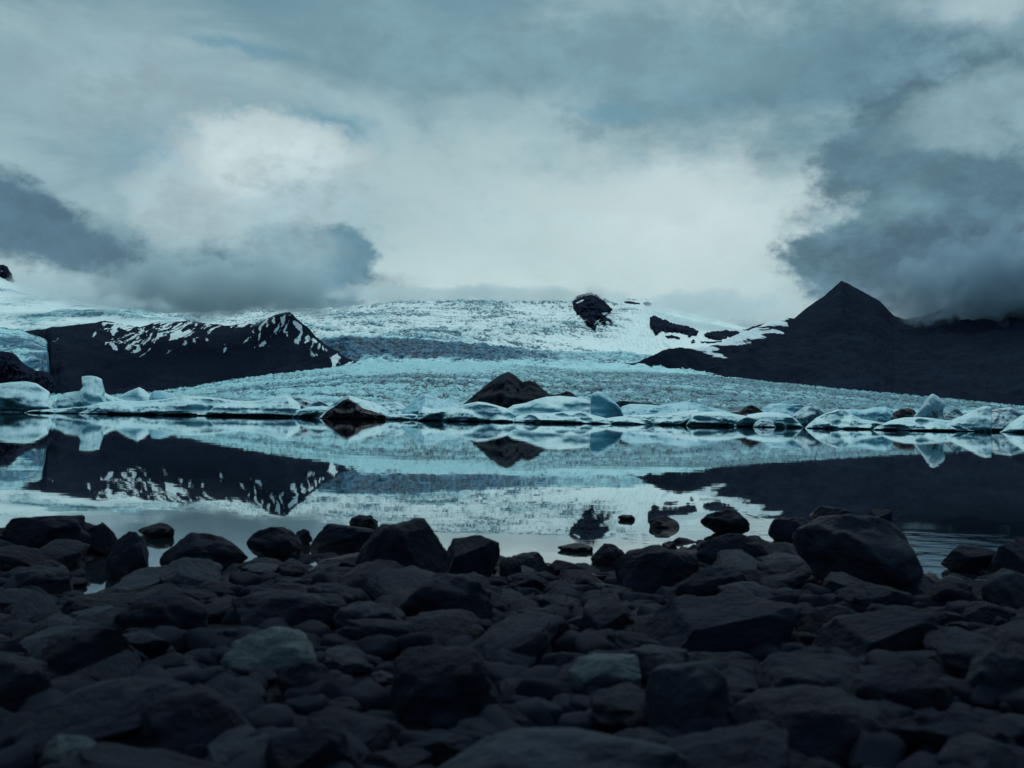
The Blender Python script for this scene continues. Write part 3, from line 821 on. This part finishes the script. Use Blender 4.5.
hero(505, 551, 550, 580, 11, 'grey angular boulder with a ledge in the middle of the shore edge', mat=M_STONEG, group=GW)
hero(545, 560, 585, 586, 14, 'rounded boulder touching the ledged grey one', group=GW)
hero(592, 543, 626, 566, 5, 'small dark peaked rock at the inlet of bright water', group=GW)
hero(558, 543, 592, 552, 9, 'flat dark rock barely showing above the bright water', group=GW)
hero(660, 541, 678, 553, 3, 'tiny dark rock at the waterline right of the broad grey boulder', group=GW)
hero(617, 545, 700, 596, 15, 'broad grey boulder with a gently arched top', depth=.6, group=GW)
hero(650, 516, 679, 528, 6, 'small black rock alone in the bright reflection', group=GW, sink=.35)
hero(618, 514.5, 635, 520.5, 12, 'tiny black rock alone in the bright reflection', group=GW, sink=.35)
hero(703, 509, 749, 536, 8, 'dark top-heavy rock standing clear in the water', group=GW, sink=.05)
hero(692, 533, 765, 568, 2, 'flat dark boulder carrying the top-heavy rock', depth=.5, group=GW)
hero(770, 517, 812, 544, 1, 'dark boulder in the ripples left of the big pointed boulder', group=GW)
hero(798, 513, 920, 600, 8, 'biggest boulder, pointed and mottled grey-green', mat=M_STONEG, depth=.75, roll=.33, group=GW, sink=.05)
hero(866, 508, 892, 532, 7, 'dark rock behind the shoulder of the biggest boulder', group=GW)
hero(812, 506, 850, 522, 10, 'low dark rock behind the top of the biggest boulder', group=GW)
hero(676, 566, 745, 606, 9, 'slanting slab with a pale lower edge', mat=M_STONE, depth=.6, roll=-.15, group=GF)
hero(945, 545, 1004, 574, 14, 'low wet boulder at the rippled water', group=GW)
hero(990, 538, 1050, 580, 3, 'dark boulder cut by the picture edge beside the rippled water', group=GW)
hero(985, 570, 1040, 620, 6, 'speckled boulder below the rippled water', mat=M_STONEG, group=GF)
hero(918, 580, 975, 612, 0, 'dark round boulder right of the biggest boulder', group=GF)
# on the shore
hero(2, 566, 72, 600, 15, 'long grey boulder at the picture edge below the flat-backed one', group=GF)
hero(222, 627, 320, 676, 2, 'pale flat-topped slab, the brightest stone of the shore', mat=M_STONEP, depth=.8, group=GF)
hero(38, 624, 140, 690, 11, 'big dark boulder with a pale slanting side', group=GF)
hero(-28, 652, 50, 722, 10, 'grey rounded boulder leaning at the picture edge', mat=M_STONEG, group=GF)
hero(34, 734, 103, 772, 5, 'pale oval cobble in the bottom corner', mat=M_STONEP, group=GF)
hero(276, 660, 336, 706, 8, 'grey egg-shaped stone beside the pale slab', mat=M_STONE, group=GF)
hero(336, 601, 406, 640, 12, 'dark stone with a scuffed grey top below the tall boulder', mat=M_STONEG, group=GF)
hero(394, 645, 500, 725, 4, 'large dark boulder with a scratched arched top', group=GF)
hero(566, 652, 642, 702, 14, 'pale wedge-shaped stone pointing up and to the right', mat=M_STONEP, roll=-.3, group=GF)
hero(646, 661, 732, 742, 1, 'mottled grey boulder with a knobbed top', mat=M_STONEG, group=GF)
hero(410, 727, 705, 830, 0, 'very wide smooth blue-grey boulder at the bottom of the picture', mat=M_STONEG, depth=.55, group=GF, sink=.0)
hero(640, 595, 800, 660, 7, 'long dark slab with a sloping ridge in the middle of the shore', depth=.6, group=GF)
hero(575, 606, 640, 640, 3, 'dark stone with a pale rim left of the ridged slab', group=GF)
hero(855, 664, 945, 720, 9, 'flat-topped dark boulder with a grey rim', mat=M_STONE, group=GF)
hero(940, 740, 1040, 800, 6, 'dark hump of stone in the bottom corner opposite the pale oval cobble', mat=M_STONEG, group=GF)
hero(965, 640, 1045, 705, 13, 'rough grey boulder at the picture edge', mat=M_STONEG, group=GF)
hero(740, 690, 900, 770, 15, 'long dark boulder with a thin scratched highlight', group=GF)
hero(505, 610, 570, 652, 10, 'dark stone with a bright-edged crest', group=GF)
hero(120, 590, 210, 640, 13, 'dark rounded boulder below the wide one by the pool', group=GF)
hero(140, 690, 250, 760, 6, 'black boulder right of the pale oval cobble', group=GF)
hero(255, 725, 360, 800, 3, 'dark boulder with a curved grey rim at the bottom of the picture', group=GF)
hero(790, 605, 870, 650, 2, 'dark stone directly below the biggest boulder', group=GF)

# ---- countless smaller stones: individual cobbles, then one mass of pebbles
GC = 'dark cobbles packed between the boulders'
zones = [
    (3.75, 'smooth wet cobble near the water, packed between dark boulders', 'cobbles near the water'),
    (2.5, 'dark rounded cobble half way up the stony shore', 'cobbles in the middle of the shore'),
    (0.0, 'blurred dark cobble close to the camera', 'cobbles close to the camera'),
]
n_c, tries = 0, 0
while n_c < 290 and tries < 60000:
    tries += 1
    y = 1.15 + 4.0 * random.random() ** 1.0
    x = random.uniform(-.68, .68) * y
    if y > float(poly(x, SHORE_X)) - .12: continue
    rad = random.choice([.045, .05, .06, .065, .075, .09, .11]) * (.72 + y * .13)
    ok = True
    for (a_, b_, ra, rb) in placed:
        dxx = (x - a_) / (ra + rad * .55); dyy = (y - b_) / (rb + rad * .55)
        if dxx * dxx + dyy * dyy < 1: ok = False; break
    if not ok:
        continue
    placed.append((x, y, rad * .85, rad * .85))
    z = float(ground(x, y))
    r_ = random.random()
    mat = M_STONEG if r_ < .2 else M_STONE
    o = bpy.data.objects.new('cobble', stone_data(random.randrange(16), mat)); C.objects.link(o)
    hgt = rad * random.uniform(.7, 1.35)
    o.scale = (rad * random.uniform(2.0, 3.3), rad * random.uniform(1.5, 2.4), hgt)
    o.rotation_euler = (random.uniform(-.3, .3), random.uniform(-.3, .3), random.uniform(0, 6.28))
    o.location = (x, y, z + hgt * .28)
    for zy, lab, gr in zones:
        if y >= zy:
            tag(o, lab, 'cobble', gr); break
    n_c += 1
print('cobbles', n_c, 'tries', tries)

# pebbles filling the gaps
base = [stone_verts(IV2, 300 + i, 1.0, .4) for i in range(6)]
VV, FF, k0 = [], [], 0
for i in range(3000):
    y = 1.05 + 4.3 * random.random() if i < 1900 else .3 + 5 * random.random()
    x = random.uniform(-.75, .75) * y if i < 1900 else random.choice((-1, 1)) * (.74 * y + .1 + 2.6 * random.random())
    if y > float(poly(x, SHORE_X)) + .25: continue
    s = random.uniform(.018, .055) * (.7 + .16 * y) * (1 if i < 1900 else random.uniform(1.2, 3.0))
    a_ = random.uniform(0, 6.28); ca, sa = math.cos(a_), math.sin(a_)
    P = base[i % 6] * np.array([s * 2.4, s * 1.8, s * 1.3])
    P = P @ np.array([[ca, sa, 0], [-sa, ca, 0], [0, 0, 1]])
    P = P + np.array([x, y, float(ground(x, y)) + s * .3])
    VV.append(P); FF.append(IF2 + k0); k0 += len(P)
m, nt, b = new_mat('pebble_stone')
p = posn(nt)
n1 = noise(nt, p, 14, 4)
nt.links.new(mixc(nt, mrange(nt, n1, .3, .7), (.0046, .0074, .0142), (.0078, .0118, .0218)), b.inputs['Base Color'])
b.inputs['Roughness'].default_value = .7; b.inputs['Specular IOR Level'].default_value = .03
tag(mesh_obj('pebbles', np.vstack(VV), np.vstack(FF), m), kind='stuff')

# ------------------------------------------------------------------ sky
SUN_AZ, SUN_EL = R(8), R(52)          # in front of the camera, behind the cloud
w = bpy.data.worlds.new('World'); SC.world = w; w.use_nodes = True
nt = w.node_tree; bg = nt.nodes['Background']
sky = nd(nt, 'ShaderNodeTexSky', sky_type='NISHITA')
sky.sun_disc = False; sky.sun_elevation = SUN_EL; sky.sun_rotation = SUN_AZ
d = nd(nt, 'ShaderNodeTexCoord').outputs['Generated']
nv = nd(nt, 'ShaderNodeVectorMath', operation='NORMALIZE'); nt.links.new(d, nv.inputs[0]); d = nv.outputs[0]
sx = nd(nt, 'ShaderNodeSeparateXYZ'); nt.links.new(d, sx.inputs[0])
az = mth(nt, 'MULTIPLY', mth(nt, 'ARCTAN2', sx.outputs[0], sx.outputs[1]), 180 / math.pi)
el = mth(nt, 'MULTIPLY', mth(nt, 'ARCSINE', sx.outputs[2]), 180 / math.pi)
# warp shared by all clouds
nw = nd(nt, 'ShaderNodeTexNoise'); nw.inputs['Scale'].default_value = 7.0; nw.inputs['Detail'].default_value = 9; nw.inputs['Roughness'].default_value = .60
nt.links.new(scaled(nt, d, (1, 1, 1.5)), nw.inputs['Vector'])
cs = nd(nt, 'ShaderNodeSeparateXYZ'); nt.links.new(nw.outputs['Color'], cs.inputs[0])
wa = mth(nt, 'SUBTRACT', cs.outputs[0], .5); we = mth(nt, 'SUBTRACT', cs.outputs[1], .5)
nf = noise(nt, scaled(nt, d, (1, 1, 1.8)), 13.0, 8, .6)
ng = noise(nt, scaled(nt, d, (1, 1, 1.3)), 34.0, 7, .62)
nl = noise(nt, scaled(nt, d, (1, 1, 3.2)), 3.2, 6, .55, .6)


def azel(px, py):
    v_ = ray(px, py); v_ = v_ / np.linalg.norm(v_)
    return math.degrees(math.atan2(v_[0], v_[1])), math.degrees(math.asin(v_[2]))


K = 10.0
def S(r, g, b_):     # picture value 0..255 -> scene linear, times the background strength's inverse
    return tuple(((c / 255) / 12.92 if c / 255 <= .04045 else ((c / 255 + .055) / 1.055) ** 2.4) * K for c in (r, g, b_))


col = mixc(nt, mrange(nt, nl, .30, .70), S(102, 140, 154), S(158, 187, 193))
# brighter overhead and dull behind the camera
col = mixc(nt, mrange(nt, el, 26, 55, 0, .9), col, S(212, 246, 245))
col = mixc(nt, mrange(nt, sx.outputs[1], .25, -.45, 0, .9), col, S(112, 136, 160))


def cloud(px, py, rx, ry, c, warp=9.0, soft=.55, angle=0.0, var=.25, amt=1.0):
    """a body of cloud at its place in the sky (all in degrees)"""
    global col
    a0, e0 = azel(px, py)
    ra, re = math.degrees(rx / F), math.degrees(ry / F)
    dx_ = mth(nt, 'ADD', mth(nt, 'SUBTRACT', az, a0), mth(nt, 'MULTIPLY', wa, warp * 1.3))
    dy_ = mth(nt, 'ADD', mth(nt, 'SUBTRACT', el, e0), mth(nt, 'MULTIPLY', we, warp))
    ca_, sa_ = math.cos(R(angle)), math.sin(R(angle))
    ux = mth(nt, 'ADD', mth(nt, 'MULTIPLY', dx_, ca_ / ra), mth(nt, 'MULTIPLY', dy_, sa_ / ra))
    uy = mth(nt, 'ADD', mth(nt, 'MULTIPLY', dx_, -sa_ / re), mth(nt, 'MULTIPLY', dy_, ca_ / re))
    rr_ = mth(nt, 'SQRT', mth(nt, 'ADD', mth(nt, 'MULTIPLY', ux, ux), mth(nt, 'MULTIPLY', uy, uy)))
    rr_ = mth(nt, 'ADD', rr_, mth(nt, 'MULTIPLY', mth(nt, 'SUBTRACT', nf, .5), .95))
    rr_ = mth(nt, 'ADD', rr_, mth(nt, 'MULTIPLY', mth(nt, 'SUBTRACT', ng, .5), .65))
    k_ = mrange(nt, rr_, 1.0 + soft * .5, 1.0 - soft, 0, amt)
    cc = mixc(nt, mrange(nt, mth(nt, 'ADD', mth(nt, 'MULTIPLY', nf, .65), mth(nt, 'MULTIPLY', ng, .35)), .36, .64), tuple(x * (1 - var) for x in c), tuple(x * (1 + var) for x in c))
    col = mixc(nt, k_, col, cc)


cloud(600, 235, 330, 105, S(182, 206, 208), 7, .8, var=.06)
cloud(560, 290, 420, 40, S(186, 210, 211), 5, .9, var=.05)
cloud(690, 215, 140, 70, S(198, 217, 217), 7, .9, var=.05)
cloud(110, 90, 170, 60, S(148, 176, 184), 9, .8, var=.12)
cloud(800, 70, 260, 60, S(95, 133, 147), 9, .8, var=.14)
cloud(430, 40, 160, 40, S(118, 154, 166), 9, .8, var=.12)
cloud(620, 60, 200, 45, S(118, 155, 166), 8, .8, var=.12)
cloud(175, 165, 70, 26, S(118, 153, 168), 6, .8, var=.10)
cloud(318, 128, 46, 12, S(100, 148, 168), 5, .8, var=.06, amt=.85)
cloud(242, 47, 45, 8, S(100, 146, 166), 5, .9, var=.06, amt=.8)
cloud(612, 112, 48, 10, S(104, 152, 168), 5, .9, var=.06, amt=.8)
# pale heap of cumulus with a darker foot and lobe
cloud(60, 285, 115, 34, S(166, 192, 198), 5, .9, var=.10)
cloud(248, 196, 112, 66, S(158, 184, 191), 5, .35, var=.14)
cloud(190, 205, 66, 36, S(166, 190, 196), 5, .5, var=.12)
cloud(272, 162, 80, 40, S(195, 214, 215), 5, .4, var=.10)
cloud(300, 205, 70, 40, S(160, 186, 193), 5, .6, var=.14)
cloud(232, 284, 146, 36, S(98, 136, 151), 5, .6, var=.20)
cloud(150, 292, 62, 24, S(92, 128, 143), 5, .4, var=.18)
cloud(336, 264, 42, 36, S(94, 134, 149), 5, .25, var=.16)
cloud(290, 252, 50, 24, S(132, 164, 175), 5, .6, var=.16)
# dark bank at the edge
cloud(18, 222, 116, 36, S(78, 111, 128), 5, .35, angle=-12, var=.16)
# dark towering cloud over the mountain
cloud(945, 200, 130, 108, S(82, 117, 132), 10, .45, angle=-18, var=.24)
cloud(880, 150, 80, 44, S(86, 121, 135), 9, .35, var=.20)
cloud(842, 262, 50, 32, S(92, 128, 142), 8, .35, var=.18)
cloud(900, 225, 44, 34, S(104, 140, 152), 8, .6, var=.18)
cloud(945, 268, 120, 44, S(68, 100, 117), 8, .7, var=.22)
cloud(985, 112, 80, 20, S(132, 164, 174), 9, .7, var=.12)
cloud(1005, 8, 80, 26, S(166, 191, 197), 9, .8, var=.08)
# dark, low cloud hanging on the mountain
cloud(985, 322, 110, 34, S(44, 60, 76), 8, .9, var=.20)

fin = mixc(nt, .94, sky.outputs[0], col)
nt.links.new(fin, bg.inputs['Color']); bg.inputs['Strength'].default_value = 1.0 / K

sd = bpy.data.lights.new('sun', 'SUN'); sd.energy = 1.0; sd.angle = R(25); sd.color = (.97, 1, .99)
so = bpy.data.objects.new('sun', sd); C.objects.link(so)
dirv = Vector((math.sin(SUN_AZ) * math.cos(SUN_EL), math.cos(SUN_AZ) * math.cos(SUN_EL), math.sin(SUN_EL)))
so.rotation_euler = (-dirv).to_track_quat('-Z', 'Y').to_euler()


# low clouds that hang in front of the summits
def low_cloud(label, px, py, rx, ry, Y, thick, dens, color, scale, seed):
    c = pt(np.array(float(px)), np.array(float(py)), np.array(float(Y)))
    V, Fc = icosphere(3)
    o = mesh_obj('clouds', V, Fc, None)
    o.location = c; o.scale = (rx * Y / F, thick, ry * Y / F)
    m = bpy.data.materials.new('cloud_vapour'); m.use_nodes = True
    nt = m.node_tree; nt.nodes.remove(nt.nodes['Principled BSDF'])
    pv = nd(nt, 'ShaderNodeVolumePrincipled'); nt.links.new(pv.outputs[0], nt.nodes['Material Output'].inputs['Volume'])
    pv.inputs['Color'].default_value = (*color, 1); pv.inputs['Anisotropy'].default_value = .1
    tc = nd(nt, 'ShaderNodeTexCoord').outputs['Object']
    ln = nd(nt, 'ShaderNodeVectorMath', operation='LENGTH'); nt.links.new(tc, ln.inputs[0])
    geo = posn(nt)
    ad = nd(nt, 'ShaderNodeVectorMath', operation='ADD'); nt.links.new(geo, ad.inputs[0]); ad.inputs[1].default_value = (seed * 517., 0, 0)
    n1 = noise(nt, ad.outputs[0], 1.0 / scale, 6, .6)
    k = mth(nt, 'ADD', mth(nt, 'SUBTRACT', .78, ln.outputs[1] if len(ln.outputs) > 1 else ln.outputs[0]), mth(nt, 'MULTIPLY', mth(nt, 'SUBTRACT', n1, .5), 2.1))
    nt.links.new(mth(nt, 'MULTIPLY', mrange(nt, k, 0, .22), dens), pv.inputs['Density'])
    o.data.materials.append(m)
    tag(o, label, 'cloud', kind='stuff')
    return o


low_cloud('grey cumulus base brushing the snow-streaked hill', 225, 288, 165, 38, 1480, 130, .024, (.74, .87, .92), 48, 1)
low_cloud('dark low cloud hiding the shoulder of the pointed mountain', 1034, 284, 160, 62, 1680, 220, .022, (.50, .66, .76), 70, 2)
low_cloud('thin white cloud lying on the snowy skyline', 715, 306, 100, 20, 4100, 260, .006, (.93, .97, .98), 160, 3)
low_cloud('thin white cloud drifting over the far snow slope', 95, 292, 120, 22, 3300, 260, .006, (.93, .97, .98), 160, 4)
low_cloud('thin bright cloud along the top of the glacier', 470, 295, 230, 12, 4600, 260, .007, (.95, .98, .98), 160, 5)
SC.cycles.volume_bounces = 3
SC.cycles.volume_max_steps = 256
SC.cycles.volume_step_rate = .35

# ------------------------------------------------------------------ render settings
SC.view_settings.view_transform = 'Standard'; SC.view_settings.look = 'None'
SC.view_settings.exposure = 0; SC.view_settings.gamma = 1; SC.view_settings.use_curve_mapping = False
SC.cycles.use_denoising = True
SC.cycles.max_bounces = 6; SC.cycles.diffuse_bounces = 3; SC.cycles.glossy_bounces = 3
